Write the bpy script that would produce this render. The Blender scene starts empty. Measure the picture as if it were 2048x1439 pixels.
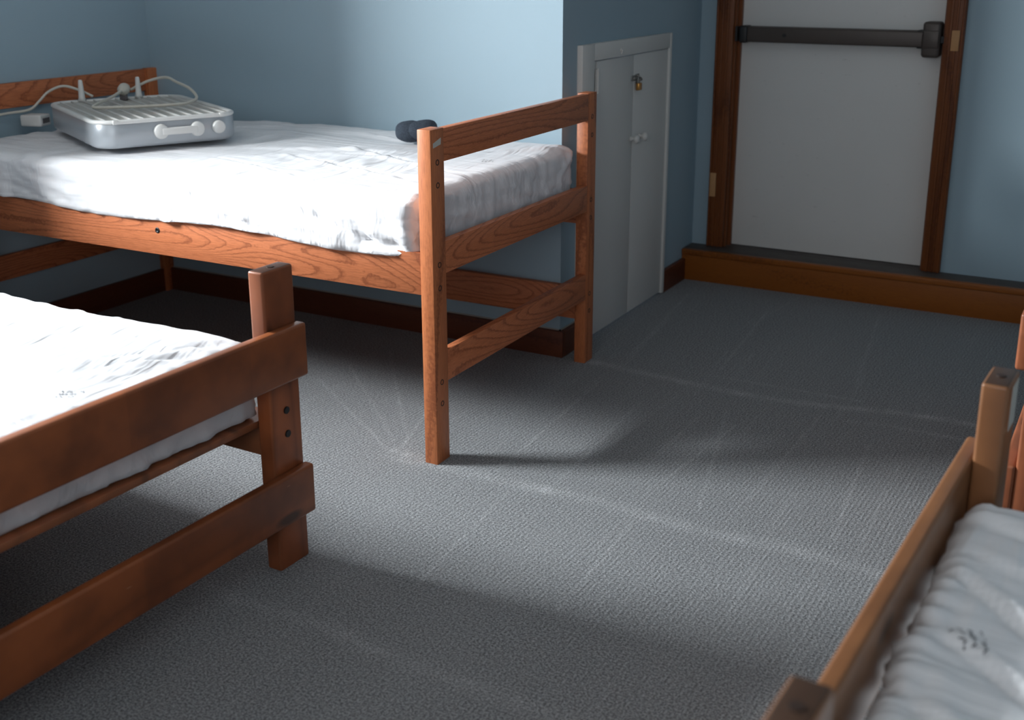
import bpy, bmesh, math, random
import numpy as np
from mathutils import Vector, Matrix, noise

SC = bpy.context.scene
COL = SC.collection
# ------------------------------------------------------------ camera, world, lights, exposure
cam_data = bpy.data.cameras.new('camera'); cam = bpy.data.objects.new('camera', cam_data); COL.objects.link(cam)
_r = Vector((0.87650416, 0.48139278, -0.00120397)); _u = Vector((-0.13679779, 0.25147326, 0.95814799)); _f = Vector((-0.46154829, 0.839656, -0.28627083))
M = Matrix((( _r.x, _u.x, -_f.x, 1.58541), (_r.y, _u.y, -_f.y, -2.4231), (_r.z, _u.z, -_f.z, 1.31768), (0, 0, 0, 1)))
cam.matrix_world = M
cam_data.sensor_width = 36.0; cam_data.sensor_fit = 'HORIZONTAL'
cam_data.lens = 2309.7 * 36.0 / 2048.0
cam_data.shift_x = -14.31 / 2048.0
cam_data.shift_y = -110.57 / 2048.0
cam_data.clip_start = 0.05
cam_data.dof.use_dof = True; cam_data.dof.focus_distance = 2.95; cam_data.dof.aperture_fstop = 3.6
SC.camera = cam

world = bpy.data.worlds.new('world'); SC.world = world; world.use_nodes = True
bg = world.node_tree.nodes['Background']
bg.inputs[0].default_value = (0.62, 0.78, 1.0, 1); bg.inputs[1].default_value = 0.5

def area(name, loc, look, sx, sy, power, color):
    l = bpy.data.lights.new(name, 'AREA'); l.shape = 'RECTANGLE'; l.size = sx; l.size_y = sy
    l.energy = power; l.color = color
    o = bpy.data.objects.new(name, l); COL.objects.link(o); o.location = loc
    o.rotation_euler = (Vector(look) - Vector(loc)).to_track_quat('-Z', 'Z').to_euler()
    return o
# daylight just outside the left wall's window; added fill behind the camera for the shaded faces
area('window_daylight', (-2.11, -0.965, 1.58), (-0.3, -0.40, 1.80), 0.34, 0.85, 162.0, (0.945, 0.975, 1.0)).data.spread = math.radians(150)
area('rear_fill', (1.3, -3.62, 1.60), (0.4, 0.0, 1.0), 1.3, 1.1, 12.5, (1.0, 0.975, 0.965))

SC.view_settings.view_transform = 'Standard'; SC.view_settings.look = 'None'
SC.view_settings.exposure = 0.68; SC.view_settings.gamma = 1.0
SC.view_settings.use_curve_mapping = False

# ------------------------------------------------------------ helpers
def tag(o, label=None, cat=None, group=None, kind=None):
    if label: o['label'] = label
    if cat: o['category'] = cat
    if group: o['group'] = group
    if kind: o['kind'] = kind
    return o
def empty(name, loc=(0, 0, 0), rz=0.0, parent=None):
    o = bpy.data.objects.new(name, None); COL.objects.link(o); o.location = loc; o.rotation_euler = (0, 0, rz)
    o.empty_display_size = 0.05
    if parent: o.parent = parent
    return o
def obj(name, bm, mat, parent=None, smooth=False, angle=None):
    me = bpy.data.meshes.new(name)
    bmesh.ops.recalc_face_normals(bm, faces=bm.faces[:])
    bm.to_mesh(me); bm.free()
    if smooth:
        for p in me.polygons: p.use_smooth = True
    me.materials.append(mat)
    o = bpy.data.objects.new(name, me); COL.objects.link(o)
    if parent: o.parent = parent
    if smooth and angle:
        with_angle(me, angle)
    return o
def with_angle(me, deg):
    me.set_sharp_from_angle(angle=math.radians(deg))
def box(bm, x0, x1, y0, y1, z0, z1, bev=0.0, seg=2):
    t = bmesh.new()
    g = bmesh.ops.create_cube(t, size=1.0)
    for v in t.verts:
        v.co = Vector((x0 + (v.co.x + .5) * (x1 - x0), y0 + (v.co.y + .5) * (y1 - y0), z0 + (v.co.z + .5) * (z1 - z0)))
    if bev > 0:
        bmesh.ops.bevel(t, geom=t.edges[:], offset=bev, segments=seg, profile=0.5, affect='EDGES')
    me = bpy.data.meshes.new('t'); t.to_mesh(me); t.free(); bm.from_mesh(me); bpy.data.meshes.remove(me)
def board(name, dims, mat, parent, bev=0.003, seg=2, smooth=True):
    bm = bmesh.new(); box(bm, *dims, bev=bev, seg=seg)
    o = obj(name, bm, mat, parent, smooth=smooth, angle=35 if smooth else None)
    return o
def cyl(bm, c, axis, r, h, seg=20, r2=None, bev=0.0):
    t = bmesh.new()
    bmesh.ops.create_cone(t, cap_ends=True, segments=seg, radius1=r, radius2=r if r2 is None else r2, depth=h)
    if bev: bmesh.ops.bevel(t, geom=[e for e in t.edges if len(e.link_faces) == 2 and abs(e.verts[0].co.z - e.verts[1].co.z) < 1e-6], offset=bev, segments=2, affect='EDGES')
    q = Vector((0, 0, 1)).rotation_difference(Vector(axis).normalized())
    bmesh.ops.transform(t, matrix=Matrix.Translation(Vector(c)) @ q.to_matrix().to_4x4(), verts=t.verts)
    me = bpy.data.meshes.new('t'); t.to_mesh(me); t.free(); bm.from_mesh(me); bpy.data.meshes.remove(me)
def lathe(bm, prof, c, axis, seg=24):
    q = Vector((0, 0, 1)).rotation_difference(Vector(axis).normalized())
    m = Matrix.Translation(Vector(c)) @ q.to_matrix().to_4x4()
    rings = []
    for r, z in prof:
        if r < 1e-6: rings.append([bm.verts.new(m @ Vector((0, 0, z)))])
        else: rings.append([bm.verts.new(m @ Vector((r * math.cos(2 * math.pi * k / seg), r * math.sin(2 * math.pi * k / seg), z))) for k in range(seg)])
    for a, b in zip(rings, rings[1:]):
        for k in range(seg):
            k2 = (k + 1) % seg
            if len(a) == 1 and len(b) == 1: continue
            if len(a) == 1: bm.faces.new((a[0], b[k2], b[k]))
            elif len(b) == 1: bm.faces.new((a[k], a[k2], b[0]))
            else: bm.faces.new((a[k], a[k2], b[k2], b[k]))
def spline(pts, n=12):
    P = [Vector(p) for p in pts]; P = [P[0] * 2 - P[1]] + P + [P[-1] * 2 - P[-2]]; out = []
    for i in range(1, len(P) - 2):
        for k in range(n):
            t = k / n
            a, b, c, d = P[i - 1:i + 3]
            out.append(0.5 * ((2 * b) + (c - a) * t + (2 * a - 5 * b + 4 * c - d) * t * t + (3 * b - a - 3 * c + d) * t ** 3))
    out.append(P[-2]); return out
def tube(bm, pts, r, seg=8):
    pts = [Vector(p) for p in pts]; rings = []; up = Vector((0, 0, 1)); prev = None
    for i, p in enumerate(pts):
        t = (pts[min(i + 1, len(pts) - 1)] - pts[max(i - 1, 0)]).normalized()
        if prev is None: n = t.cross(up if abs(t.z) < .9 else Vector((1, 0, 0))).normalized()
        else: n = (prev - t * prev.dot(t)).normalized()
        prev = n; b = t.cross(n)
        rr = r(i / (len(pts) - 1)) if callable(r) else r
        rings.append([bm.verts.new(p + (n * math.cos(2 * math.pi * k / seg) + b * math.sin(2 * math.pi * k / seg)) * rr) for k in range(seg)])
    for a, b in zip(rings, rings[1:]):
        for k in range(seg): bm.faces.new((a[k], a[(k + 1) % seg], b[(k + 1) % seg], b[k]))
    bm.faces.new(rings[0][::-1]); bm.faces.new(rings[-1])

# ------------------------------------------------------------ materials
class N:
    def __init__(s, name):
        s.m = bpy.data.materials.new(name); s.m.use_nodes = True; s.t = s.m.node_tree; s.b = s.t.nodes['Principled BSDF']
    def n(s, typ, ins=None, **kw):
        x = s.t.nodes.new(typ)
        for k, v in kw.items(): setattr(x, k, v)
        for k, v in (ins or {}).items():
            if hasattr(v, 'is_output') or isinstance(v, bpy.types.NodeSocket): s.t.links.new(v, x.inputs[k])
            else: x.inputs[k].default_value = v
        return x
    def math(s, op, a, b=0.0, c=None, clamp=False):
        x = s.n('ShaderNodeMath', operation=op, use_clamp=clamp)
        for i, v in enumerate((a, b, c)):
            if v is None: continue
            if isinstance(v, bpy.types.NodeSocket): s.t.links.new(v, x.inputs[i])
            else: x.inputs[i].default_value = v
        return x.outputs[0]
    def ramp(s, f, stops, interp='LINEAR'):
        x = s.n('ShaderNodeValToRGB'); x.color_ramp.interpolation = interp
        e = x.color_ramp.elements
        while len(e) < len(stops): e.new(0.5)
        for k, (p, c) in enumerate(stops):
            e[k].position = p; e[k].color = (c[0], c[1], c[2], 1) if hasattr(c, '__len__') else (c, c, c, 1)
        s.t.links.new(f, x.inputs[0]); return x.outputs[0]
    def mix(s, f, a, b, mode='MIX'):
        x = s.n('ShaderNodeMix', data_type='RGBA', blend_type=mode)
        for i, v in ((0, f), (6, a), (7, b)):
            if isinstance(v, bpy.types.NodeSocket): s.t.links.new(v, x.inputs[i])
            elif i == 0: x.inputs[0].default_value = v
            else: x.inputs[i].default_value = (v[0], v[1], v[2], 1)
        return x.outputs[2]
    def set(s, **kw):
        for k, v in kw.items():
            k = {'color': 'Base Color', 'rough': 'Roughness', 'metal': 'Metallic', 'spec': 'Specular IOR Level', 'normal': 'Normal', 'sheen': 'Sheen Weight', 'coat': 'Coat Weight'}[k]
            if isinstance(v, bpy.types.NodeSocket): s.t.links.new(v, s.b.inputs[k])
            else: s.b.inputs[k].default_value = (v[0], v[1], v[2], 1) if hasattr(v, '__len__') else v
        return s.m
    def bump(s, h, strength=0.3, dist=0.002):
        return s.n('ShaderNodeBump', {'Height': h, 'Strength': strength, 'Distance': dist}).outputs[0]
    def coord(s, scale=(1, 1, 1), loc=(0, 0, 0)):
        tc = s.n('ShaderNodeTexCoord')
        mp = s.n('ShaderNodeMapping', {'Vector': tc.outputs['Object'], 'Scale': scale, 'Location': loc})
        return mp.outputs[0]
    def noise(s, vec, scale=1.0, detail=2.0, rough=0.5, dist=0.0):
        return s.n('ShaderNodeTexNoise', {'Vector': vec, 'Scale': scale, 'Detail': detail, 'Roughness': rough, 'Distortion': dist}).outputs[0]

def plain(name, color, rough=0.5, metal=0.0, var=0.06, spec=0.5, bumps=0.0, bscale=300.0):
    m = N(name); v = m.coord()
    f = m.noise(v, 14.0, 3.0)
    c = m.mix(f, tuple(max(0, x * (1 - var)) for x in color), tuple(min(1, x * (1 + var)) for x in color))
    m.set(color=c, rough=rough, metal=metal, spec=spec)
    if bumps: m.set(normal=m.bump(m.noise(v, bscale, 2.0), bumps, 0.001))
    return m.m

def oak(name, axis, light, mid, dark, lines=9.0, loc=(0, 0, 0), rough=0.42, across=5.5, along=0.75):
    m = N(name)
    sc = [across] * 3; sc[axis] = along
    v = m.coord(tuple(sc), loc)
    n1 = m.noise(v, 1.0, 1.2, 0.4, 0.25)
    fine = [1.0] * 3; fine[axis] = 0.06
    vf = m.coord(tuple(fine))
    wob = m.noise(m.coord(), 90.0, 2.0)
    ph = m.math('ADD', m.math('MULTIPLY', n1, lines), m.math('MULTIPLY', wob, 0.45))
    fr = m.math('FRACT', ph)
    ln = m.ramp(fr, [(0.0, 0.9), (0.10, 0.4), (0.26, 0.04), (0.86, 0.0), (0.97, 0.8)])
    pores = m.noise(vf, 420.0, 3.0, 0.65)
    pr = m.ramp(pores, [(0.42, 0.0), (0.62, 1.0)])
    tone = m.noise(vf, 30.0, 2.0)
    base = m.mix(tone, light, mid)
    base = m.mix(m.math('MULTIPLY', pr, 0.30), base, dark)
    col = m.mix(m.math('MULTIPLY', ln, 0.66), base, dark)
    m.set(color=col, rough=rough, spec=0.3)
    m.set(normal=m.bump(m.math('ADD', m.math('MULTIPLY', ln, -0.6), m.math('MULTIPLY', pr, -0.4)), 0.25, 0.0006))
    return m.m
def pine(name, axis, light, dark, worn, loc=(0, 0, 0), rough=0.38):
    m = N(name)
    sc = [7.0] * 3; sc[axis] = 0.9
    v = m.coord(tuple(sc), loc)
    n1 = m.noise(v, 1.0, 1.5, 0.45, 0.5)
    st = m.ramp(m.math('FRACT', m.math('MULTIPLY', n1, 5.0)), [(0.0, 0.8), (0.3, 0.1), (0.75, 0.25), (1.0, 0.9)])
    blot = m.noise(m.coord((3, 3, 3), loc), 2.2, 3.0, 0.55)
    c = m.mix(m.math('MULTIPLY', st, 0.55), light, dark)
    c = m.mix(m.ramp(blot, [(0.42, 0.0), (0.7, 0.65)]), c, dark)
    sep = m.n('ShaderNodeSeparateXYZ', {'Vector': m.coord(loc=loc)}).outputs[axis]
    stave = m.n('ShaderNodeTexWhiteNoise', {'W': m.math('FLOOR', m.math('MULTIPLY', sep, 3.1))}, noise_dimensions='1D').outputs['Value']
    c = m.mix(m.math('MULTIPLY', stave, 0.35), c, dark)
    kn = [10.0] * 3; kn[axis] = 3.2
    vor = m.n('ShaderNodeTexVoronoi', {'Vector': m.coord(tuple(kn), loc), 'Scale': 1.0}).outputs['Distance']
    c = m.mix(m.ramp(vor, [(0.08, 0.9), (0.16, 0.0)]), c, tuple(x * .35 for x in dark))
    scr = [60.0] * 3; scr[axis] = 14.0
    sp = m.ramp(m.noise(m.coord(tuple(scr)), 1.0, 2.0, 0.6), [(0.76, 0.0), (0.80, 1.0)])
    geo = m.n('ShaderNodeNewGeometry').outputs['Pointiness']
    edge = m.ramp(geo, [(0.53, 0.0), (0.60, 0.35)])
    c = m.mix(m.math('MULTIPLY', sp, 0.5), c, worn)
    c = m.mix(edge, c, worn)
    if axis == 2:                                   # end grain soaks up more stain
        nz = m.n('ShaderNodeSeparateXYZ', {'Vector': m.n('ShaderNodeNewGeometry').outputs['Normal']}).outputs['Z']
        c = m.mix(m.ramp(nz, [(0.80, 0.0), (0.93, 0.85)]), c, (0.035, 0.022, 0.017))
    m.set(color=c, rough=rough, spec=0.38)
    m.set(normal=m.bump(st, 0.1, 0.0006))
    return m.m

OL, OM, OD = (0.60, 0.205, 0.090), (0.49, 0.152, 0.060), (0.135, 0.032, 0.014)
oak_x = oak('oak_grain_lengthwise', 0, OL, OM, OD, 40.0, (0.3, 0, 1.7))
oak_y = oak('oak_grain_crosswise', 1, OL, OM, OD, 30.0, (3.1, 0.2, 0))
oak_z = oak('oak_grain_upright', 2, (0.58, 0.200, 0.075), OM, OD, 9.0, (5, 2, 0.7), across=9.0, along=0.4)
PL, PD, PW = (0.310, 0.085, 0.024), (0.070, 0.019, 0.008), (0.46, 0.24, 0.14)
pine_x = pine('stained_pine_lengthwise', 0, PL, PD, PW)
pine_y = pine('stained_pine_crosswise', 1, PL, PD, PW, (2.2, .4, 0))
pine_z = pine('stained_pine_upright', 2, (0.38, 0.105, 0.034), PD, PW, (1, 3, 0.2))
tan_x, tan_y, tan_z = [pine('worn_tan_pine_' + n, a, (0.32, 0.130, 0.048), (0.15, 0.055, 0.020), (0.50, 0.34, 0.22), l) for n, a, l in (('lengthwise', 0, (3, 0, 0)), ('crosswise', 1, (0, 3, 1)), ('upright', 2, (2, 1, 4)))]
RL, RD, RW = (0.40, 0.12, 0.05), (0.16, 0.045, 0.02), (0.5, 0.3, 0.2)
red_y = pine('reddish_pine_crosswise', 1, RL, RD, RW, (6, .4, 0)); red_z = pine('reddish_pine_upright', 2, RL, RD, RW, (7, 3, 0.2))
red_x = pine('reddish_pine_lengthwise', 0, RL, RD, RW)
trim_z = oak('dark_oak_trim_upright', 2, (0.235, 0.075, 0.022), (0.18, 0.055, 0.017), (0.07, 0.018, 0.008), 6.0, (1, 2, 3), rough=0.4)
trim_x = oak('dark_oak_trim_lengthwise', 0, (0.33, 0.105, 0.017), (0.27, 0.080, 0.013), (0.12, 0.032, 0.007), 3.0, (1, 2, 3), rough=0.42)
base_x = oak('dark_oak_baseboard_lengthwise', 0, (0.15, 0.046, 0.022), (0.11, 0.032, 0.016), (0.05, 0.013, 0.008), 3.0, (4, 2, 3), rough=0.45)
base_y = oak('dark_oak_baseboard_crosswise', 1, (0.15, 0.046, 0.022), (0.11, 0.032, 0.016), (0.05, 0.013, 0.008), 3.0, (4, 7, 3), rough=0.45)

def paint(name, c, rough=0.55, bump=0.12):
    m = N(name); v = m.coord()
    f = m.noise(v, 1.7, 4.0, 0.55)
    col = m.mix(f, tuple(x * .95 for x in c), tuple(min(1, x * 1.05) for x in c))
    m.set(color=col, rough=rough, spec=0.35)
    m.set(normal=m.bump(m.noise(v, 260.0, 3.0, 0.6), bump, 0.0008))
    return m.m
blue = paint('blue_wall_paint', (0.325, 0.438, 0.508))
ceil_m = paint('low_bounce_ceiling_paint', (0.32, 0.31, 0.30)); low_bounce_paint = paint('low_bounce_wall_paint', (0.13, 0.19, 0.23))  # out-of-view ceiling and walls darkened to cut bounced light
m = N('scuffed_white_door_paint'); v = m.coord()
scf = m.ramp(m.noise(m.coord((3, 3, 9)), 7.0, 4.0, 0.7), [(0.64, 0.0), (0.74, 1.0)])
c = m.mix(m.noise(v, 2.5, 4.0), (0.76, 0.76, 0.74), (0.84, 0.835, 0.815))
c = m.mix(m.math('MULTIPLY', scf, 0.35), c, (0.25, 0.26, 0.27))
m.set(color=c, rough=0.5, normal=m.bump(m.noise(v, 150.0, 3.0), 0.15, 0.0008)); door_white = m.m
closet_white = paint('white_closet_paint', (0.68, 0.675, 0.65), 0.45, 0.2)
m = N('grimy_closet_paint'); v = m.coord()
tc = m.n('ShaderNodeTexCoord').outputs['Object']
dist = m.n('ShaderNodeVectorMath', {0: tc, 1: (-0.117, 1.545, 0.69)}, operation='DISTANCE').outputs['Value']
g = m.math('MULTIPLY', m.ramp(dist, [(0.02, 1.0), (0.10, 0.0)]), m.ramp(m.noise(v, 30.0, 3.0), [(0.35, 0.0), (0.6, 0.7)]))
c = m.mix(m.noise(v, 3.0, 3.0), (0.63, 0.625, 0.605), (0.69, 0.685, 0.66))
c = m.mix(g, c, (0.22, 0.19, 0.16))
m.set(color=c, rough=0.45, normal=m.bump(m.noise(v, 60.0, 3.0), 0.12, 0.001)); closet_leaf = m.m

# carpet: speckled loop pile; pale crease and vacuum marks come from a 'wear' mask stored on the mesh
m = N('grey_loop_carpet'); v = m.coord()
wear = m.n('ShaderNodeAttribute', attribute_name='wear').outputs['Fac']
sp = m.noise(v, 200.0, 4.0, 0.85)
sp2 = m.noise(m.coord(loc=(5, 5, 0)), 520.0, 1.0)
c = m.mix(m.ramp(sp, [(0.43, 0.0), (0.58, 1.0)]), (0.090, 0.097, 0.103), (0.550, 0.572, 0.594))
c = m.mix(m.ramp(sp2, [(0.60, 0.0), (0.72, 0.5)]), c, (0.62, 0.64, 0.66))
c = m.mix(m.ramp(m.noise(m.coord(loc=(9, 1, 0)), 340.0, 1.0), [(0.66, 0.0), (0.72, 0.4)]), c, (0.20, 0.10, 0.08))
big = m.noise(m.coord((1.0, 0.35, 1)), 3.0, 3.0)
c = m.mix(m.math('MULTIPLY', m.ramp(big, [(0.3, 0.0), (0.75, 1.0)]), 0.18), c, (0.42, 0.43, 0.44))
c = m.mix(m.math('MULTIPLY', wear, m.ramp(sp, [(0.42, 0.05), (0.60, 0.70)])), c, (0.80, 0.82, 0.84))
row = m.n('ShaderNodeMapping', {'Vector': m.n('ShaderNodeTexCoord').outputs['Object'], 'Rotation': (0, 0, 0.03)}).outputs[0]
wv = m.n('ShaderNodeTexWave', {'Vector': row, 'Scale': 27.0, 'Distortion': 3.0, 'Detail': 3.0, 'Detail Scale': 9.0}, bands_direction='X').outputs['Fac']
c = m.mix(m.math('MULTIPLY', m.ramp(wv, [(0.0, 1.0), (0.4, 0.0)]), 0.20), c, (0.09, 0.09, 0.095))
hgt = m.math('ADD', m.math('MULTIPLY', wv, 0.28), m.math('ADD', sp, m.math('MULTIPLY', wear, 0.5)))
m.set(color=c, rough=0.95, spec=0.1, sheen=0.15, normal=m.bump(hgt, 1.0, 0.006)); carpet = m.m

def cover_mat(name, c0, c1):
    global m
    m = N(name); v = m.coord()
    def mapped(rot, sc_, loc=(0, 0, 0)):
        return m.n('ShaderNodeMapping', {'Vector': m.n('ShaderNodeTexCoord').outputs['Object'], 'Rotation': rot, 'Scale': sc_, 'Location': loc}).outputs[0]
    wa = m.noise(mapped((0.2, 0.1, 0.45), (1.6, 15.0, 9.0)), 1.0, 3.0, 0.55, 0.35)
    wb = m.noise(mapped((0.1, 0.3, -0.55), (15.0, 2.0, 4.0), (4, 2, 1)), 1.0, 3.0, 0.55, 0.35)
    msk = m.ramp(m.noise(m.coord(loc=(3, 3, 3)), 2.6, 2.0), [(0.40, 0.0), (0.60, 1.0)])
    hh = m.math('ADD', m.math('MULTIPLY', wa, msk), m.math('MULTIPLY', wb, m.math('SUBTRACT', 1.0, msk)))
    m.set(color=m.mix(m.noise(v, 4.0, 2.0), c0, c1), rough=0.45, spec=0.4, sheen=0.1,
          normal=m.bump(hh, 0.8, 0.022)); return m.m
cover = cover_mat('white_mattress_cover', (0.77, 0.77, 0.795), (0.82, 0.82, 0.84))
cover_dimmed = cover_mat('light_dimmed_mattress_cover', (0.55, 0.555, 0.58), (0.61, 0.615, 0.635))  # same white cover, colour darkened to offset the strong window light
cover_lifted = cover_mat('light_lifted_mattress_cover', (0.84, 0.85, 0.88), (0.88, 0.89, 0.91))  # same white cover, colour lightened to make up for weak light
ink = plain('faded_dark_ink', (0.10, 0.10, 0.11), 0.7)
tape = plain('old_white_sticker', (0.55, 0.54, 0.49), 0.6)
steel = plain('tarnished_steel', (0.32, 0.32, 0.31), 0.35, 0.9)
dkmetal = plain('dark_bolt_metal', (0.030, 0.030, 0.032), 0.4, 0.6)
holem = plain('recessed_bolt_brown', (0.03, 0.014, 0.009), 0.5)
bronze = plain('dark_bronze_anodised', (0.085, 0.068, 0.060), 0.42, 0.2, 0.1)
blackp = plain('black_plastic_cap', (0.016, 0.016, 0.017), 0.45)
brass = plain('brass', (0.55, 0.28, 0.08), 0.28, 0.95)
raww = plain('raw_pale_wood', (0.50, 0.26, 0.11), 0.6, 0, 0.15)
tread_m = plain('scuffed_dark_tread', (0.075, 0.062, 0.055), 0.6, 0, 0.3)
caulk = plain('pale_caulk_line', (0.40, 0.38, 0.34), 0.7)
silver = plain('silver_grey_enamel', (0.42, 0.45, 0.48), 0.32, 0.25, 0.02)
wplast = plain('white_plastic', (0.72, 0.72, 0.70), 0.35, 0, 0.02)
cream = plain('cream_cord_rubber', (0.60, 0.57, 0.50), 0.45, 0, 0.03)
greypl = plain('dark_grey_plug_plastic', (0.12, 0.105, 0.11), 0.5)
grille_m = plain('warm_grey_grille', (0.46, 0.445, 0.41), 0.45, 0, 0.03)
m = N('charcoal_knit'); v = m.coord()
k = m.n('ShaderNodeTexWave', {'Vector': v, 'Scale': 130.0, 'Distortion': 3.0}, bands_direction='DIAGONAL').outputs['Fac']
m.set(color=m.mix(m.noise(v, 250.0, 2.0), (0.022, 0.030, 0.042), (0.080, 0.098, 0.125)), rough=0.95, sheen=0.03, spec=0.1, normal=m.bump(k, 0.5, 0.002)); knit = m.m

# ------------------------------------------------------------ room shell
XL, XR, YB, YF, YN, ZC = -1.948, 2.9, 0.966, 2.240, -3.45, 2.45
XC = -0.117
def sbox(name, dims, mat, parent=None, bev=0.0, smooth=False):
    o = board(name, dims, mat, parent, bev=bev, smooth=smooth)
    if parent is None: tag(o, kind='structure')
    return o
# floor with the wear mask
xs = np.concatenate([np.linspace(-2.1, -.9, 60)[:-1], np.linspace(-.9, 1.55, 560), np.linspace(1.55, XR, 30)[1:]])
ys = np.concatenate([np.linspace(YN, -1.6, 40)[:-1], np.linspace(-1.6, YF, 720)])
nx, ny = len(xs), len(ys)
gx, gy = np.meshgrid(xs, ys)
rng = np.random.default_rng(3)
def vnoise(x, y, s, seed):
    r = np.random.default_rng(seed); T = r.random((128, 128))
    u, w = x * s, y * s; i, j = np.floor(u).astype(int), np.floor(w).astype(int); a, b = u - i, w - j
    a = a * a * (3 - 2 * a); b = b * b * (3 - 2 * b); i %= 128; j %= 128; i2, j2 = (i + 1) % 128, (j + 1) % 128
    return (T[i, j] * (1 - a) + T[i2, j] * a) * (1 - b) + (T[i, j2] * (1 - a) + T[i2, j2] * a) * b
wear = np.zeros_like(gx)
def line(p, w, amp, blot=9.0, seed=0):
    global wear
    d = np.full_like(gx, 9.0)
    for (x0, y0), (x1, y1) in zip(p, p[1:]):
        L2 = (x1 - x0) ** 2 + (y1 - y0) ** 2
        t = np.clip(((gx - x0) * (x1 - x0) + (gy - y0) * (y1 - y0)) / L2, 0, 1)
        d = np.minimum(d, np.hypot(gx - x0 - t * (x1 - x0), gy - y0 - t * (y1 - y0)))
    br = 0.35 + 0.9 * vnoise(gx, gy, blot, seed + 10) * vnoise(gx, gy, blot * 4, seed + 11) * 1.6
    wear = np.maximum(wear, amp * np.exp(-(d / w) ** 2) * br)
line([(-.02, -.011), (.1, .0), (.2, -.002), (.48, .015), (.62, -.005), (.76, -.014), (1.0, .003), (1.18, -.022)], .026, 1.0, 9, 1)
line([(-.15, .02), (-.05, -.01)], .03, .8, 9, 2)
line([(.02, .959), (.41, .924), (.55, .915), (.677, .918), (.87, .95), (1.0, .985), (1.17, 1.0), (1.5, 1.0)], .022, .8, 9, 3)
line([(.43, 1.03), (.9, 1.03)], .009, .5, 9, 4)
line([(-.1, -.77), (.0, -.788), (.22, -.779), (.43, -.807), (.66, -.811), (1.0, -.83)], .022, .5, 9, 5)
line([(.9, .85), (1.0, .87), (1.4, .87)], .012, .5, 9, 6)
for (a, b) in [((.56, .76), (.72, .086)), ((.82, .86), (.813, .2)), ((.62, .657), (.579, .206)), ((.108, .812), (.165, .052)), ((-.669, .733), (-.122, .046)),
               ((-.696, .374), (-.171, .019)), ((-.698, .539), (-.199, .084)), ((.944, -.341), (.929, -.086)), ((.35, 1.9), (.42, 1.1)), ((.75, 2.0), (.85, 1.2)),
               ((1.0, .7), (1.05, .1)), ((.3, .7), (.34, .05)), ((.6, -.05), (.62, -.5)), ((.25, -.05), (.3, -.55)), ((.0, 1.9), (.1, 1.05)), ((-.4, .8), (-.15, .05)), ((.05, 1.55), (.12, .98))]:
    line([a, b], .006, .55, 12, int(abs(a[0]) * 100))
for k in range(60):
    x = rng.uniform(-.9, 1.4); y = rng.uniform(-1.6, 1.9); l = rng.uniform(.2, .7); s = rng.normal(0.0, .05)
    line([(x, y), (x + s * -l, y + l)], rng.uniform(.003, .007), rng.uniform(.15, .40), 12, k + 30)
bm = bmesh.new()
me = bpy.data.meshes.new('floor')
verts = np.stack([gx.ravel(), gy.ravel(), np.zeros(gx.size)], 1)
idx = np.arange(nx * ny).reshape(ny, nx)
q = np.stack([idx[:-1, :-1].ravel(), idx[:-1, 1:].ravel(), idx[1:, 1:].ravel(), idx[1:, :-1].ravel()], 1)
me.vertices.add(len(verts)); me.vertices.foreach_set('co', verts.ravel())
me.loops.add(q.size); me.loops.foreach_set('vertex_index', q.ravel())
me.polygons.add(len(q)); me.polygons.foreach_set('loop_start', np.arange(0, q.size, 4)); me.polygons.foreach_set('loop_total', np.full(len(q), 4))
me.update(calc_edges=True); me.validate()
at = me.attributes.new('wear', 'FLOAT', 'POINT'); at.data.foreach_set('value', wear.ravel().astype(np.float32))
me.materials.append(carpet); bm.free()
fl = bpy.data.objects.new('floor', me); COL.objects.link(fl); tag(fl, kind='structure')
sbox('ceiling', (-2.15, XR + .1, YN - .1, YF + .3, ZC, ZC + .08), ceil_m)

sbox('wall_back', (XL - .1, XC, YB, YB + .1, -.02, ZC), blue)
DY0, DY1 = 1.100, 1.862     # closet opening
bm = bmesh.new()
box(bm, XC - .1, XC, YB + .1, 1.10, -.02, ZC); box(bm, XC - .1, XC, 1.10, 1.85, 1.03, ZC); box(bm, XC - .1, XC, 1.85, YF + .1, -.02, ZC)
tag(obj('wall_closet', bm, blue), kind='structure')
# far wall with the exit door opening
OX0, OX1, OZ0, OZ1 = 0.030, 0.862, 0.134, 2.12
bm = bmesh.new()
box(bm, XC, OX0 - .03, YF, YF + .14, -.02, ZC); box(bm, OX1 + .03, XR, YF, YF + .14, -.02, ZC); box(bm, OX0 - .03, OX1 + .03, YF, YF + .14, OZ1 + .02, ZC); box(bm, OX0 - .03, OX1 + .03, YF, YF + .14, -.02, .12)
tag(obj('wall_far', bm, blue), kind='structure')
bm = bmesh.new()                                   # left wall with its narrow window opening
WY0, WY1, WZ0, WZ1 = -1.26, -0.62, 1.12, 2.05
box(bm, XL - .10, XL, WY1, YB + .1, -.02, ZC); box(bm, XL - .10, XL, YN, WY0, -.02, ZC)
box(bm, XL - .02, -1.680, -.52, -.13, -.02, ZC)            # added unseen block, shaped to cast the light edge on the oak bed
box(bm, XL - .10, XL, WY0, WY1, -.02, WZ0); box(bm, XL - .10, XL, WY0, WY1, WZ1, ZC)
tag(obj('wall_left', bm, blue), kind='structure')
sbox('wall_right', (XR, XR + .1, YN, YF + .14, -.02, ZC), low_bounce_paint)
bm = bmesh.new(); NX0, NX1, NZ0, NZ1 = .6, 2.0, .95, 2.2
box(bm, -2.09, NX0, YN - .1, YN, -.02, ZC); box(bm, NX1, XR, YN - .1, YN, -.02, ZC); box(bm, NX0, NX1, YN - .1, YN, -.02, NZ0); box(bm, NX0, NX1, YN - .1, YN, NZ1, ZC)
tag(obj('wall_near', bm, low_bounce_paint), kind='structure')
m = N('window_pane_glass')
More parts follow.
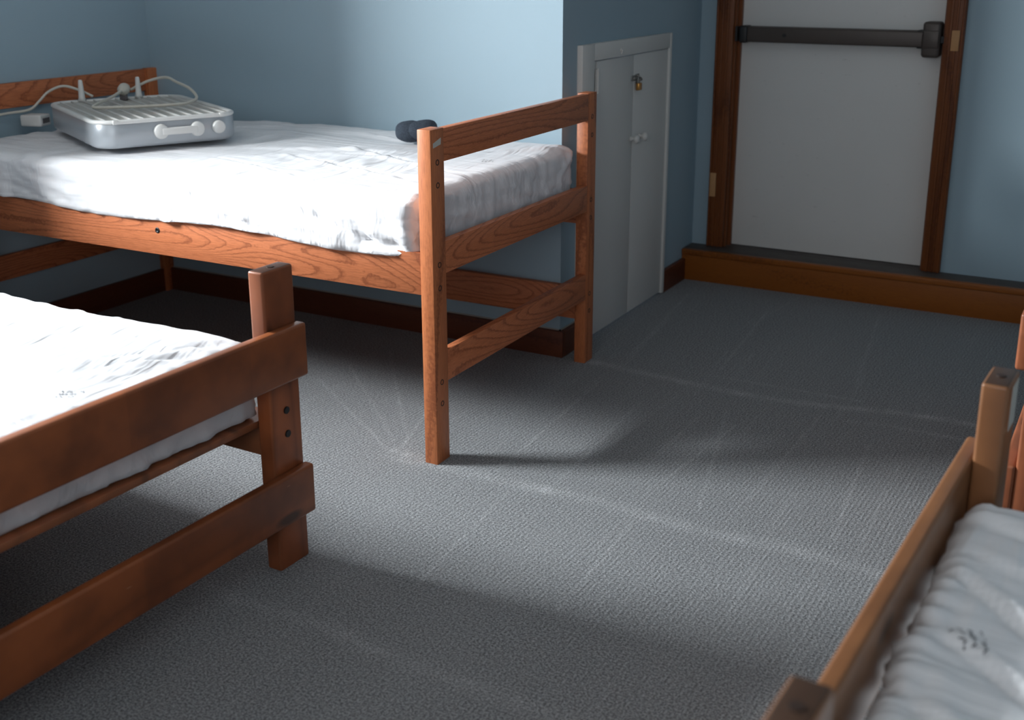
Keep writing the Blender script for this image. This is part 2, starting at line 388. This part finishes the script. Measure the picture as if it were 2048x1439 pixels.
_tr = m.n('ShaderNodeBsdfTransparent', {'Color': (0.97, 0.98, 0.98, 1)}); _gl = m.n('ShaderNodeBsdfGlossy', {'Roughness': 0.02})
_mx = m.n('ShaderNodeMixShader', {0: 0.05, 1: _tr.outputs[0], 2: _gl.outputs[0]})
m.t.links.new(_mx.outputs[0], m.t.nodes['Material Output'].inputs['Surface']); pane_glass = m.m
def window(name, axis, a0, a1, z0, z1, pos):
    root = tag(empty(name), kind='structure')
    bm = bmesh.new()
    def bb(p0, p1, q0, q1, d0=-.05, d1=.012):
        if axis == 'x': box(bm, pos + d0, pos + d1, p0, p1, q0, q1, .002)
        else: box(bm, p0, p1, pos + d0, pos + d1, q0, q1, .002)
    bb(a0 - .06, a0 + .012, z0 - .06, z1 + .06); bb(a1 - .012, a1 + .06, z0 - .06, z1 + .06); bb(a0, a1, z1 - .012, z1 + .06); bb(a0, a1, z0 - .06, z0 + .012)
    obj('frame', bm, trim_z, root)
    bm = bmesh.new()
    if axis == 'x': box(bm, pos - .040, pos - .036, a0 + .010, a1 - .010, z0 + .010, z1 - .010)
    else: box(bm, a0 + .010, a1 - .010, pos - .040, pos - .036, z0 + .010, z1 - .010)
    obj('pane', bm, pane_glass, root)
window('window_1', 'x', WY0, WY1, WZ0, WZ1, XL)
window('fill_window', 'y', NX0, NX1, NZ0, NZ1, YN)  # unseen opening placed to let the added rear fill in

# baseboards
ZB = .093
def basebd(name, dims, mat, edge=None):
    o = board(name, dims, mat, None, bev=.004); tag(o, kind='structure'); return o
basebd('baseboard_back', (XL + .018, XC + .018, YB - .018, YB, -.002, ZB), base_x)
basebd('baseboard_left', (XL, XL + .018, -.13, YB - .018, -.002, ZB), base_y)
bm = bmesh.new(); box(bm, XC, XC + .018, YB, 1.076, -.002, ZB, .003); box(bm, XC, XC + .018, 1.876, YF - .122, -.002, ZB, .003)
tag(obj('baseboard_closet', bm, base_y), kind='structure')
# pale paint line over the baseboards
bm = bmesh.new(); box(bm, XL + .02, XC + .004, YB - .004, YB + .002, ZB - .004, ZB + .0035); box(bm, XC - .002, XC + .004, YB - .004, 1.076, ZB - .004, ZB + .0035)
tag(obj('trim_2', bm, caulk), kind='structure')

# raised step along the far wall

st = tag(empty('trim_1', (0, YF - .12, 0)), kind='structure')
board('step_riser', (XC - .0, XR - .002, 0, .119, -.01, .118), trim_x, st, bev=.002)
board('step_nosing', (XC - .012 + .012, XR - .002, -.006, .020, .110, .134), trim_x, st, bev=.005, seg=3)
board('step_tread', (XC + .001, XR - .002, .018, .119, .117, .1338), tread_m, st, bev=.001)
board('door_sill', (OX0 - .0, OX1 + .0, .118, .262, .118, .1342), tread_m, st, bev=.001)

# exit door with casing and push bar
d2 = tag(empty('door_2', (OX0, YF, OZ0)), kind='structure')
W = OX1 - OX0
board('door_panel', (.004, W - .022, .048, .09, .003, OZ1 - OZ0), door_white, d2, bev=.002)
def casing(name, x0, x1, flip):
    bm = bmesh.new()
    box(bm, x0, x1, -.022, .0, 0.0, OZ1 - OZ0 + .09, .004, 2)
    s = x1 if not flip else x0
    for k, (a, b, d) in enumerate(((.004, .012, .028), (.026, .034, .027), (.046, .056, .027))):
        if flip: box(bm, x0 + a, x0 + b, -d, -.02, 0.0, OZ1 - OZ0 + .085, .002)
        else: box(bm, x1 - b, x1 - a, -d, -.02, 0.0, OZ1 - OZ0 + .085, .002)
    return obj(name, bm, trim_z, d2, smooth=True, angle=35)
casing('casing', -.076, -.002, True); casing('casing', W - .014, W + .058, False)
bm = bmesh.new(); box(bm, -.03, .004, -.002, .14, 0, OZ1 - OZ0 + .02, .001); box(bm, W - .020, W + .03, -.002, .14, 0, OZ1 - OZ0 + .02, .001); box(bm, -.03, W + .03, -.002, .14, OZ1 - OZ0, OZ1 - OZ0 + .02, .001)
box(bm, .002, .016, .030, .048, 0, OZ1 - OZ0, .001); obj('jamb', bm, trim_z, d2)
bm = bmesh.new(); box(bm, -.074, W + .056, -.022, 0, OZ1 - OZ0, OZ1 - OZ0 + .085, .004); obj('head_casing', bm, trim_x, d2)
board('strike_block', (W + .014, W + .042, -.0305, -.018, 1.063 - OZ0 - .075, 1.063 - OZ0 + .0), raww, d2, bev=.001)['label'] = 'pale bare wood patch let into the right casing'
board('strike_block', (-.068, -.042, -.0305, -.018, .352 - OZ0, .452 - OZ0), raww, d2, bev=.001)['label'] = 'small wood patch let into the left casing'
pb = bmesh.new(); zb = 1.026 - OZ0
box(pb, .055, W - .09, -.018, .03, zb - .029, zb + .029, .005, 3); box(pb, .055, W - .09, .0, .047, zb - .031, zb + .031, .002)
bar = obj('push_bar', pb, bronze, d2, smooth=True, angle=35); bar['label'] = 'dark bronze horizontal push bar across the door'
bm = bmesh.new(); box(bm, .022, .057, -.022, .047, zb - .034, zb + .034, .008, 3); box(bm, W - .112, W - .088, -.014, .045, zb - .034, zb + .034, .003)
obj('end_cap', bm, blackp, bar, smooth=True, angle=35)
bm = bmesh.new(); cyl(bm, (.21, -.020, zb), (0, 1, 0), .0075, .006, 16); obj('dogging_hole', bm, blackp, bar)
bm = bmesh.new(); box(bm, W - .092, W - .026, -.030, .047, zb - .066, zb + .066, .012, 3); box(bm, W - .087, W - .031, -.035, -.02, zb - .030, zb + .034, .004)
hd = obj('latch_case', bm, bronze, bar, smooth=True, angle=35)
bm = bmesh.new(); box(bm, W - .030, W + .002, -.008, .018, zb - .014, zb + .014, .003); obj('latch_bolt', bm, dkmetal, hd)
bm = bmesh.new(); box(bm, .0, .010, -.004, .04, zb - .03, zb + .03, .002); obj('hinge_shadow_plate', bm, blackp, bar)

# low closet with two leaves
d1 = tag(empty('door_1', (XC, 1.085, 0)), kind='structure')
bm = bmesh.new(); T = .020
box(bm, -.01, T, -.010, .085, 0.004, 1.046, .003); box(bm, -.01, T, .765, .789, 0.004, 1.046, .003)
box(bm, -.01, T, .085, .765, .990, 1.046, .003)
obj('casing', bm, closet_white, d1, smooth=True, angle=35)
for nm, a, b in (('door_leaf', .118, .434), ('door_leaf', .437, .763)):
    lf = board(nm, (-.012, .012, a, b, .010, .986), closet_leaf, d1, bev=.002)
    ky = .422 if a < .2 else .500
    bm = bmesh.new(); lathe(bm, [(0, .010), (.009, .010), (.008, .018), (.006, .024), (.012, .030), (.016, .036), (.015, .042), (.008, .046), (0, .047)], (0, ky, .683), (1, 0, 0), 20)
    obj('knob', bm, closet_white, lf, smooth=True)
bm = bmesh.new(); box(bm, -.012, .008, .086, .116, .010, .986); obj('frame_strip', bm, closet_white, d1)
bm = bmesh.new()
box(bm, .010, .015, .108, .132, .88, .96, .001); cyl(bm, (.016, .118, .92), (0, 0, 1), .005, .085, 12)
obj('hinge', bm, closet_white, d1)
bm = bmesh.new()
box(bm, .012, .016, .410, .460, .893, .913, .001); cyl(bm, (.020, .432, .903), (0, 1, 0), .004, .02, 10); tube(bm, spline([(.016, .456, .912), (.030, .458, .905), (.030, .470, .895), (.016, .470, .890)], 6), .0022, 8)
box(bm, .012, .015, .448, .482, .882, .916, .001)
obj('hasp', bm, steel, d1, smooth=True, angle=40)
bm = bmesh.new(); cyl(bm, (T + .001, .30, 1.012), (1, 0, 0), .006, .004, 12); cyl(bm, (T + .004, .30, 1.006), (.3, 0, 1), .003, .014, 8); obj('screw', bm, closet_white, d1)
pl = tag(empty('padlock', (XC + .024, 1.085 + .459, .862)), 'small brass padlock hanging from the hasp on the white closet doors', 'padlock')
bm = bmesh.new(); box(bm, -.006, .006, -.015, .015, -.004, .022, .002); obj('lock_body', bm, brass, pl, smooth=True, angle=35)
bm = bmesh.new(); tube(bm, spline([(0, -.010, .020), (0, -.010, .034), (0, -.004, .043), (0, .004, .043), (0, .010, .034), (0, .010, .020)], 6), .0024, 8); obj('shackle', bm, steel, pl, smooth=True)
bm = bmesh.new(); cyl(bm, (.014, .30, 1.0), (1, 0, 0), .001, .001); bm.free()

# ------------------------------------------------------------ mattresses
def mattress(name, parent, dims, seed, wr=1.0, rxy=.05, rz=.03, step=.0105, sag=None, mark=None, mark_dir=0.0, hem=None, folds=(), side_folds=(), pleat=0.0, mat=None):
    x0, x1, y0, y1, z0, z1 = dims
    nx, ny, nz = int((x1 - x0) / step), int((y1 - y0) / step), 16
    X = np.linspace(x0, x1, nx + 1); Y = np.linspace(y0, y1, ny + 1); Z = np.linspace(z0, z1, nz + 1)
    bm = bmesh.new(); V = {}
    sd = Vector((seed * 13.7, seed * 5.1, seed * 2.3))
    cx, cy, cz = (x0 + x1) / 2, (y0 + y1) / 2, (z0 + z1) / 2
    def n3(a, b, c): return noise.noise(Vector((a, b, c)) + sd)
    def ridge(a, b, c):
        return 1.0 - min(1.0, abs(n3(a, b, c)) * 3.2)
    def fold(a, b, lines):
        d = 0.0
        for (xa, ya, xb, yb, dep, w) in lines:
            L = math.hypot(xb - xa, yb - ya); ux, uy = (xb - xa) / L, (yb - ya) / L
            t = ((a - xa) * ux + (b - ya) * uy) / L
            if t < -.15 or t > 1.15: continue
            wob = .012 * noise.noise(Vector((xa * 9 + t * 3.0, ya * 7, 1.0)))
            e = -(a - xa) * uy + (b - ya) * ux + wob
            env = max(0.0, math.sin(math.pi * min(1, max(0, (t + .15) / 1.3)))) ** .6
            d += dep * env * (-math.exp(-(e / w) ** 2) + .75 * math.exp(-((e - 2.0 * w) / (1.3 * w)) ** 2))
        return d
    def disp(p, nrm):
        # broad unevenness, stretched folds, fine creases radiating to the corners
        u = p.x * .86 + p.y * .5; w = -p.x * .5 + p.y * .86
        warp = .06 * n3(p.x * 4, p.y * 4, p.z * 4)
        d = .012 * n3(p.x * 2.1, p.y * 2.6, p.z * 2)
        msk = max(0.0, n3(p.x * 1.9 + 7, p.y * 2.3, p.z * 3) + .25)
        d += .0095 * wr * msk * (ridge(u * 2.2, (w + warp) * 11, p.z * 6) ** 2 - .3)
        msk2 = max(0.0, n3(p.x * 2.3 - 7, p.y * 2.9, 4 + p.z * 2) + .15)
        d += .0070 * wr * msk2 * (ridge((p.x + warp) * 8, p.y * 2.4 + p.x * 2, p.z * 5 + 3) ** 2 - .3)
        e = min(p.x - x0, x1 - p.x)
        ge = math.exp(-max(0, e) / .09)
        d += .004 * wr * ge * n3(p.x * 6, p.y * 34, p.z * 9)
        ey = min(p.y - y0, y1 - p.y)
        if nrm.z < .5:
            hgt = (p.z - z0) / (z1 - z0)
            t = p.x + p.y
            d += .0075 * wr * (1 - hgt) * n3(t * 16 + hgt * 2.0, hgt * 1.5, 9)
            d += .004 * wr * ridge(t * 7 + hgt * 4, hgt * 2.5, 5) ** 2
            d -= .0025 * math.exp(-((hgt - .55 - .03 * n3(t * 5, 0, 0)) / .025) ** 2)
            if abs(nrm.y) > .5: d += fold(p.x, p.z, side_folds)
        else:
            d += .0025 * wr * math.exp(-max(0, ey) / .06) * n3(p.x * 22, p.y * 5, 2)
            d += fold(p.x, p.y, folds)
        if pleat and e < .075:
            g = math.exp(-((e - .022) / .022) ** 2)
            d += pleat * g * (math.sin(p.y * 170 + 5 * n3(p.y * 6, 0, 0)) * (.5 + n3(p.y * 9, 3, 3)))
            d -= .0045 * math.exp(-((e - .048 - .004 * n3(p.y * 8, 1, 1)) / .005) ** 2)
        return d
    def pos(q):
        c = Vector((min(max(q.x, x0 + rxy), x1 - rxy), min(max(q.y, y0 + rxy), y1 - rxy), min(max(q.z, z0 + .012), z1 - rz)))
        d = q - c; s = Vector((d.x / rxy, d.y / rxy, d.z / (rz if d.z > 0 else .012)))
        if s.length > 1e-6:
            n = s.normalized(); r = max(abs(s.x), abs(s.y), abs(s.z))
            p = c + Vector((n.x * rxy, n.y * rxy, n.z * (rz if d.z > 0 else .012))) * r
            nn = Vector((n.x, n.y, n.z)).normalized()
        else: p, nn = q.copy(), Vector((0, 0, 1))
        k = 1.0 if q.z > z0 + .002 else 0.0
        dd = disp(p, nn) * k
        p = p + nn * dd
        if sag: p.z += sag(p)
        if hem and q.z < z0 + .035: p.z += hem(p) * (1 - (q.z - z0) / .035)
        return p
    def vert(i, j, k):
        key = (i, j, k)
        if key not in V: V[key] = bm.verts.new(pos(Vector((X[i], Y[j], Z[k]))))
        return V[key]
    for i in range(nx):
        for j in range(ny):
            for k in (0, nz): bm.faces.new((vert(i, j, k), vert(i + 1, j, k), vert(i + 1, j + 1, k), vert(i, j + 1, k)))
        for k in range(nz):
            for j in (0, ny): bm.faces.new((vert(i, j, k), vert(i + 1, j, k), vert(i + 1, j, k + 1), vert(i, j, k + 1)))
    for j in range(ny):
        for k in range(nz):
            for i in (0, nx): bm.faces.new((vert(i, j, k), vert(i, j + 1, k), vert(i, j + 1, k + 1), vert(i, j, k + 1)))
    o = obj(name, bm, mat or cover, parent, smooth=True)
    if mark:
        mx, my, s = mark
        bm = bmesh.new(); r = random.Random(seed); ca, sa = math.cos(mark_dir), math.sin(mark_dir)
        def stroke(a0, b0, a1, b1, w):
            nseg = 4
            L = math.hypot(a1 - a0, b1 - b0) or 1; px, py = -(b1 - b0) / L * w / 2, (a1 - a0) / L * w / 2
            prev = None
            for k in range(nseg + 1):
                a, b = a0 + (a1 - a0) * k / nseg, b0 + (b1 - b0) * k / nseg
                row = []
                for sg in (-1, 1):
                    aa, bb_ = a + sg * px, b + sg * py
                    P = Vector((mx + aa * ca - bb_ * sa, my + aa * sa + bb_ * ca, z1))
                    q_ = pos(P); row.append(bm.verts.new(q_ + Vector((0, 0, .0012))))
                if prev: bm.faces.new((prev[0], row[0], row[1], prev[1]))
                prev = row
        for ln in range(4):
            a = -.5 * s + .012
            b = (.36 - .24 * ln) * s * .8
            wmax = s * (.95, .8, .9, .45)[ln] - .5 * s
            while a < wmax:
                h = s * .07
                for _ in range(r.choice((1, 2, 2))):
                    stroke(a + r.uniform(0, .004), b + r.uniform(-h, h), a + r.uniform(.002, .006), b + r.uniform(-h, h), .0022)
                a += .0062 if r.random() > .18 else .012
        mk = obj('printed_mark', bm, ink, o)
        mk['label'] = 'small faded dark printed mark'
    return o

# ------------------------------------------------------------ oak bed
TH = 0.0083
bedA = tag(empty('wooden_bed', (0, 0, 0), TH), 'orange oak single bed with tall three-rail footboard against the blue wall', 'bed', 'single beds in the room')
A, B, H, L = .040, .064, .909, 1.951
for (x0, y0) in ((-A, 0), (-A, 1 - B), (-L, 0), (-L, 1 - B)):
    po = board('post', (x0, x0 + A, y0, y0 + B, -.002, H), oak_z, bedA, bev=.0025)
    if x0 == -A:
        for z in (.824, .765, .555, .492, .230, .169):
            bm = bmesh.new()
            if y0 > .5: z = {.824: .833, .765: .774, .555: .561, .492: .501, .230: .240, .169: .180}[z]
            lathe(bm, [(0, -.001), (.005, -.001), (.0055, .0008), (.0078, .0008), (.0080, 0), (.0080, -.002)], (0, y0 + .031, z), (1, 0, 0), 16)
            obj('bolt', bm, holem, po)
        if y0 == 0:
            bm = bmesh.new(); vs = [bm.verts.new((.0006, a, b)) for a, b in ((.012, .862), (.048, .868), (.049, .885), (.012, .874))]; bm.faces.new(vs)
            g = bmesh.ops.extrude_face_region(bm, geom=bm.faces[:]); bmesh.ops.translate(bm, vec=(-.001, 0, 0), verts=[v for v in g['geom'] if isinstance(v, bmesh.types.BMVert)])
            s_ = obj('sticker', bm, tape, po); s_['label'] = 'torn whitish sticker'
TR = .024
for ex in (0, 1):
    xa, xb = (-TR, 0) if ex == 0 else (-L, -L + TR)
    for z0, z1 in ((.822, H - .002), (.5257, .6129), (.2248, .3126)):
        board('end_rail', (xa, xb, B - .001, 1 - B + .001, z0, z1), oak_y, bedA, bev=.002)
fr = board('side_rail', (-L + A, -A, .002, .026, .4746, .588), oak_x, bedA, bev=.002)
bm = bmesh.new(); lathe(bm, [(0, .0012), (.004, .0012), (.0045, .0022), (.0085, .0014), (.009, 0)], (-.968, .002, .549), (0, -1, 0), 18); obj('bolt', bm, dkmetal, fr, smooth=True)
board('side_rail', (-L + A, -A, .970, .994, .4746, .588), oak_x, bedA, bev=.002)
board('lower_side_rail', (-L + A, -A, .945, .969, .150, .262), oak_x, bedA, bev=.002)
board('bed_base', (-L + .03, -.026, .027, .969, .540, .560), oak_y, bedA, bev=.001)
bd = Vector((-1.5, .5, 0))
def sagA(p):
    # pressed down a little under the appliance, uneven crown elsewhere
    return -.008 * math.exp(-((p.x + 1.55) ** 2 + (p.y - .45) ** 2) / .09) + .006 * math.exp(-((p.x + .12) ** 2 + (p.y - .9) ** 2) / .02)
def hemA(p):
    return .010 * math.sin(p.x * 7.0 + .6) + .012 * noise.noise(Vector((p.x * 3.1, 4.4, 0))) - .004 if p.y < .2 else 0
mA = mattress('mattress', None, (-1.905, -.046, -.010, .955, .576, .738), 3, 1.3, rxy=.05, rz=.035, sag=sagA, hem=hemA, folds=[(-.2, .20, -.75, .36, .008, .010), (-.40, .60, -.98, .44, .008, .012), (-.12, .33, -.66, .56, .009, .010), (-.3, .75, -.85, .86, .008, .012), (-.06, .9, -.22, .72, .010, .012), (-.3, .47, -.6, .44, .006, .008), (-.5, .1, -.9, .22, .006, .010)], side_folds=[(-.08, .585, -.42, .655, .011, .012), (-.06, .64, -.34, .70, .008, .010), (-.5, .58, -.72, .62, .008, .010), (-.85, .59, -1.0, .60, .008, .009), (-.10, .60, -.22, .60, .009, .008)], mark=(-.15, .55, .055), mark_dir=math.pi * .6)
mA.rotation_euler = (0, 0, TH); tag(mA, 'white wrinkled mattress on the oak bed, under the silver appliance', 'mattress', 'white covered mattresses')

# ------------------------------------------------------------ plank beds
def plank_bed(label, loc, rz, mirror=False, dz=0.0, mats=None, tape_on=False, seed=0, hole=True):
    mx_, my_, mz_ = mats
    s = -1 if mirror else 1
    root = tag(empty('wooden_bed', loc, rz), label, 'bed', 'single beds in the room')
    def D(x0, x1, *r):
        return (x0, x1) + r if not mirror else (-x1, -x0) + r
    T, Wd, H = .0413, .0965, .6944 + dz
    y_posts = (0.0, -.976); X_far = -1.95 if not mirror else -1.52
    for xo in (-T, X_far):
        for y0 in y_posts:
            po = board('post', D(xo, xo + T, y0, y0 + Wd, -.002, H), mz_, root, bev=.006, seg=4)
            if xo == -T:
                for z in (.3733 + dz, .3182 + dz):
                    bm = bmesh.new(); cyl(bm, (s * .0005, y0 + .048, z), (1, 0, 0), .0085, .005, 18, bev=.001)
                    obj('bolt', bm, dkmetal, po, smooth=True, angle=40)
                bm = bmesh.new(); cyl(bm, (s * -T / 2, y0 + .048, H - .0005), (0, 0, 1), .0075, .004, 18); h_ = obj('dowel_hole', bm, holem, po)
                if tape_on and y0 == 0:
                    bm = bmesh.new(); box(bm, .0412, .0418, .035, .088, H - .085, H - .010, .0002)
                    h_ = obj('sticker', bm, tape, po); h_['label'] = 'whitish sticker on the post side'
    for xa in ((0, .0268), (X_far - .0268, X_far)):
        for z0, z1 in ((.4452 + dz, .5661 + dz), (.1181 + dz, .2343 + dz)):
            board('end_rail', D(xa[0], xa[1], -.979, .099, z0, z1), my_, root, bev=.0065, seg=4)
    for y0 in (.022, -.945):
        board('side_rail', D(X_far + T, -T, y0, y0 + .040, .262 + dz, .338 + dz), mx_, root, bev=.004)
    board('bed_base', D(X_far + T + .002, -T - .001, -.945, .066, .3385 + dz, .3555 + dz), mx_, root, bev=.003)
    return root
bedB = plank_bed('dark stained plank bed at lower left, its rails crossing the corner', (0.0016, -.6512, 0), -.024, mats=(pine_x, pine_y, pine_z))
mB = mattress('mattress', None, (-1.90, -.050, -.925, .030, .3560, .530), 7, 1.4, rxy=.045, rz=.03, folds=[(-.09, .0, -.42, -.14, .009, .012), (-.08, -.03, -.30, -.25, .008, .010), (-.10, -.12, -.26, -.30, .010, .010), (-.30, -.05, -.62, -.22, .006, .014), (-.14, -.26, -.45, -.40, .007, .012), (-.5, -.3, -.9, -.1, .007, .02)], pleat=.0035, mat=cover_dimmed, mark=(-.14, -.40, .06), mark_dir=.4)
mB.location = (0.0016, -.6512, 0); mB.rotation_euler = (0, 0, -.024)
tag(mB, 'white wrinkled mattress on the dark plank bed at the lower left', 'mattress', 'white covered mattresses')
CL, CR = (1.4055, -.6230, 0), -.049
bedC = plank_bed('brown plank bed at lower right, beside the crinkled mattress', CL, CR, True, mats=(tan_x, tan_y, tan_z), tape_on=True)
mC = mattress('mattress', None, (.012, 1.47, -.868, -.030, .3560, .520), 12, 1.7, rxy=.035, rz=.03, folds=[(.045, -.30, .34, -.55, .012, .009), (.05, -.44, .34, -.66, .011, .009), (.04, -.12, .28, -.22, .007, .014), (.05, -.60, .3, -.80, .010, .010), (.04, -.22, .2, -.30, .005, .010)], pleat=.0045, mat=cover_lifted, mark=(.085, -.44, .065), mark_dir=-math.pi / 2 + .3)
mC.location = CL; mC.rotation_euler = (0, 0, CR)
tag(mC, 'white crinkled mattress on the brown bed at the lower right', 'mattress', 'white covered mattresses')
bedE = plank_bed('reddish plank bed just entering at the right edge, beyond the brown bed', (1.427, 1.0, 0), 0.0, True, .065, mats=(red_x, red_y, red_z))

# ------------------------------------------------------------ appliance on the oak bed
PH, AL, AW, AH = -.479, .64, .46, .083
top_z = .838
hz = tag(empty('electric_heater', (-1.262, .062, .753), PH), 'flat silver-grey electric appliance with white grille top, lying on the oak bed mattress', 'appliance')
def rrect(x0, x1, y0, y1, r, n=8):
    pts = []
    for cx_, cy_, a0 in ((x1 - r, y1 - r, 0), (x0 + r, y1 - r, 90), (x0 + r, y0 + r, 180), (x1 - r, y0 + r, 270)):
        for k in range(n + 1):
            a = math.radians(a0 + 90 * k / n); pts.append((cx_ + r * math.cos(a), cy_ + r * math.sin(a)))
    return pts
def loft(bm, rings, close=True):
    R = [[bm.verts.new(p) for p in r] for r in rings]
    for a, b in zip(R, R[1:]):
        n = len(a)
        for k in range(n): bm.faces.new((a[k], a[(k + 1) % n], b[(k + 1) % n], b[k]))
    if close: bm.faces.new(R[0][::-1]); bm.faces.new(R[-1])
def slab(bm, x0, x1, y0, y1, r, prof):
    loft(bm, [[(a, b, z) for a, b in rrect(x0 + o, x1 - o, y0 + o, y1 - o, max(.004, r - o))] for o, z in prof])
bm = bmesh.new(); slab(bm, -AL, 0, 0, AW, .075, [(.012, 0), (.004, .004), (.0, .012), (.0, .074), (.003, .078)])
body = obj('body', bm, silver, hz, smooth=True, angle=40)
bm = bmesh.new()
slabs = [[(a, b, z) for a, b in rrect(-AL + o, -o, o, AW - o, .075 - o)] for o, z in ((.001, .076), (-.003, .079), (-.003, .085), (.002, .089), (.010, .089), (.014, .086), (.014, .079))]
loft(bm, slabs, close=False); obj('rim', bm, wplast, hz, smooth=True)
bm = bmesh.new(); slab(bm, -AL + .012, -.012, .012, AW - .012, .062, [(0, .078), (0, .082), (.001, .083)]); gr = obj('grille', bm, grille_m, hz)
bm = bmesh.new()
for k in range(1, 12):
    y = k * AW / 12
    box(bm, -AL + .018, -.018, y - .0016, y + .0016, .082, .0885, .0006)
sl = obj('louver', bm, wplast, gr, smooth=True, angle=35); sl['kind'] = 'stuff'
for (x, y) in ((-.622, .115), (-.622, .315)):
    bm = bmesh.new(); lathe(bm, [(0, 0), (.015, 0), (.011, .012), (.010, .030), (.0075, .066), (.006, .073), (0, .074)], (x, y, .086), (0, 0, 1), 16)
    obj('foot_peg', bm, wplast, hz, smooth=True)
# handle on the long face (+x)
bm = bmesh.new(); yc0, yc1, zh = .198, .315, .045
for y in (yc0, yc1): lathe(bm, [(0, -.002), (.022, -.002), (.024, .004), (.023, .010), (.019, .0135), (0, .0145)], (.001, y, zh), (1, 0, 0), 24)
box(bm, .004, .017, yc0, yc1, zh - .0115, zh + .0115, .005, 3)
hn = obj('handle', bm, wplast, body, smooth=True, angle=40)
bm = bmesh.new(); lathe(bm, [(0, -.001), (.0195, -.001), (.0215, .004), (.0205, .013), (.017, .0155), (0, .016)], (.001, .385, zh + .001), (1, 0, 0), 28)
obj('knob', bm, wplast, body, smooth=True)
for y in (.06, .40):
    bm = bmesh.new(); box(bm, -.006, .0045, y - .008, y + .008, .076, .0905, .003); obj('clip', bm, wplast, hz, smooth=True, angle=40)

# cord and plug (world positions)
def onto(pts): return pts
cord = empty('cord', (-1.6, .45, .85)); tag(cord, 'cream cord with a moulded plug coiled over the appliance grille', 'cord')
cx0, cy0, cz0 = -1.6, .45, .85
def rel(p): return (p[0] - cx0, p[1] - cy0, p[2] - cz0)
CP = [(-1.640, .520, .872), (-1.60, .44, .862), (-1.535, .31, .853), (-1.50, .275, .850), (-1.44, .30, .851), (-1.38, .36, .851), (-1.32, .42, .853), (-1.30, .49, .853), (-1.33, .57, .862), (-1.41, .62, .885), (-1.50, .65, .900), (-1.58, .68, .910), (-1.65, .66, .895), (-1.70, .62, .865)]
bm = bmesh.new(); tube(bm, [rel(p) for p in spline(CP, 10)], .0052, 10); obj('wire', bm, cream, cord, smooth=True)
bm = bmesh.new()
pd = Vector((-.45, .6, .2)).normalized()
bx_ = Vector(rel((-1.645, .528, .872)))
lathe(bm, [(0, -.006), (.007, -.006), (.011, .004), (.019, .012), (.021, .036), (.018, .046), (0, .047)], bx_, (-.45, .75, .12), 16)
pg = obj('plug', bm, cream, cord, smooth=True)
bm = bmesh.new(); box(bm, -.012, .012, -.013, .013, -.026, .004, .003); 
po_ = obj('plug_face', bm, greypl, pg, smooth=True, angle=40); po_.location = bx_ + Vector((-.016, .022, -.012)); po_.rotation_euler = (0, 0, .6)
bm = bmesh.new()
tube(bm, [rel(p) for p in spline([(-1.76, .50, .850), (-1.80, .47, .875), (-1.84, .44, .888), (-1.875, .405, .870), (-1.893, .375, .838), (-1.905, .34, .812), (-1.925, .26, .806), (-1.935, .16, .800), (-1.937, .06, .792)], 10)], .0046, 10)
obj('wire', bm, cream, cord, smooth=True)
ad = tag(empty('power_adapter', (-1.885, .345, .757), .35), 'small white plastic adapter on the mattress behind the appliance, by the left wall', 'adapter')
bm = bmesh.new(); box(bm, -.040, .040, -.034, .034, 0, .040, .007, 3); ab = obj('adapter_body', bm, wplast, ad, smooth=True, angle=40)
bm = bmesh.new(); box(bm, .039, .0408, -.022, .022, .010, .028, .0005); obj('recess_panel', bm, greypl, ab)

# ------------------------------------------------------------ socks
sk = tag(empty('rolled_socks', (-.535, .735, .742), .0), 'charcoal knit socks rolled into a bundle on the oak bed mattress', 'socks')
def blob(name, prof_pts, rad, mat, parent, seg=20, amp=.003, sd=0):
    bm = bmesh.new(); P = spline(prof_pts, 10); n = len(P)
    tube(bm, P, lambda t: max(.0015, rad * (math.sin(math.pi * min(max(t, .004), .996)) ** .38)), seg)
    for v in bm.verts: v.co += v.co.normalized() * amp * noise.noise(v.co * 38 + Vector((sd, 0, 0)))
    return obj(name, bm, mat, parent, smooth=True)
blob('sock_roll', [(-.055, -.040, .034), (-.030, -.020, .036), (.0, .0, .036), (.02, .02, .036)], .036, knit, sk, sd=1)
blob('sock_cuff', [(-.015, -.035, .040), (.025, .0, .041), (.045, .020, .040), (.062, .03, .036)], .036, knit, sk, sd=5)
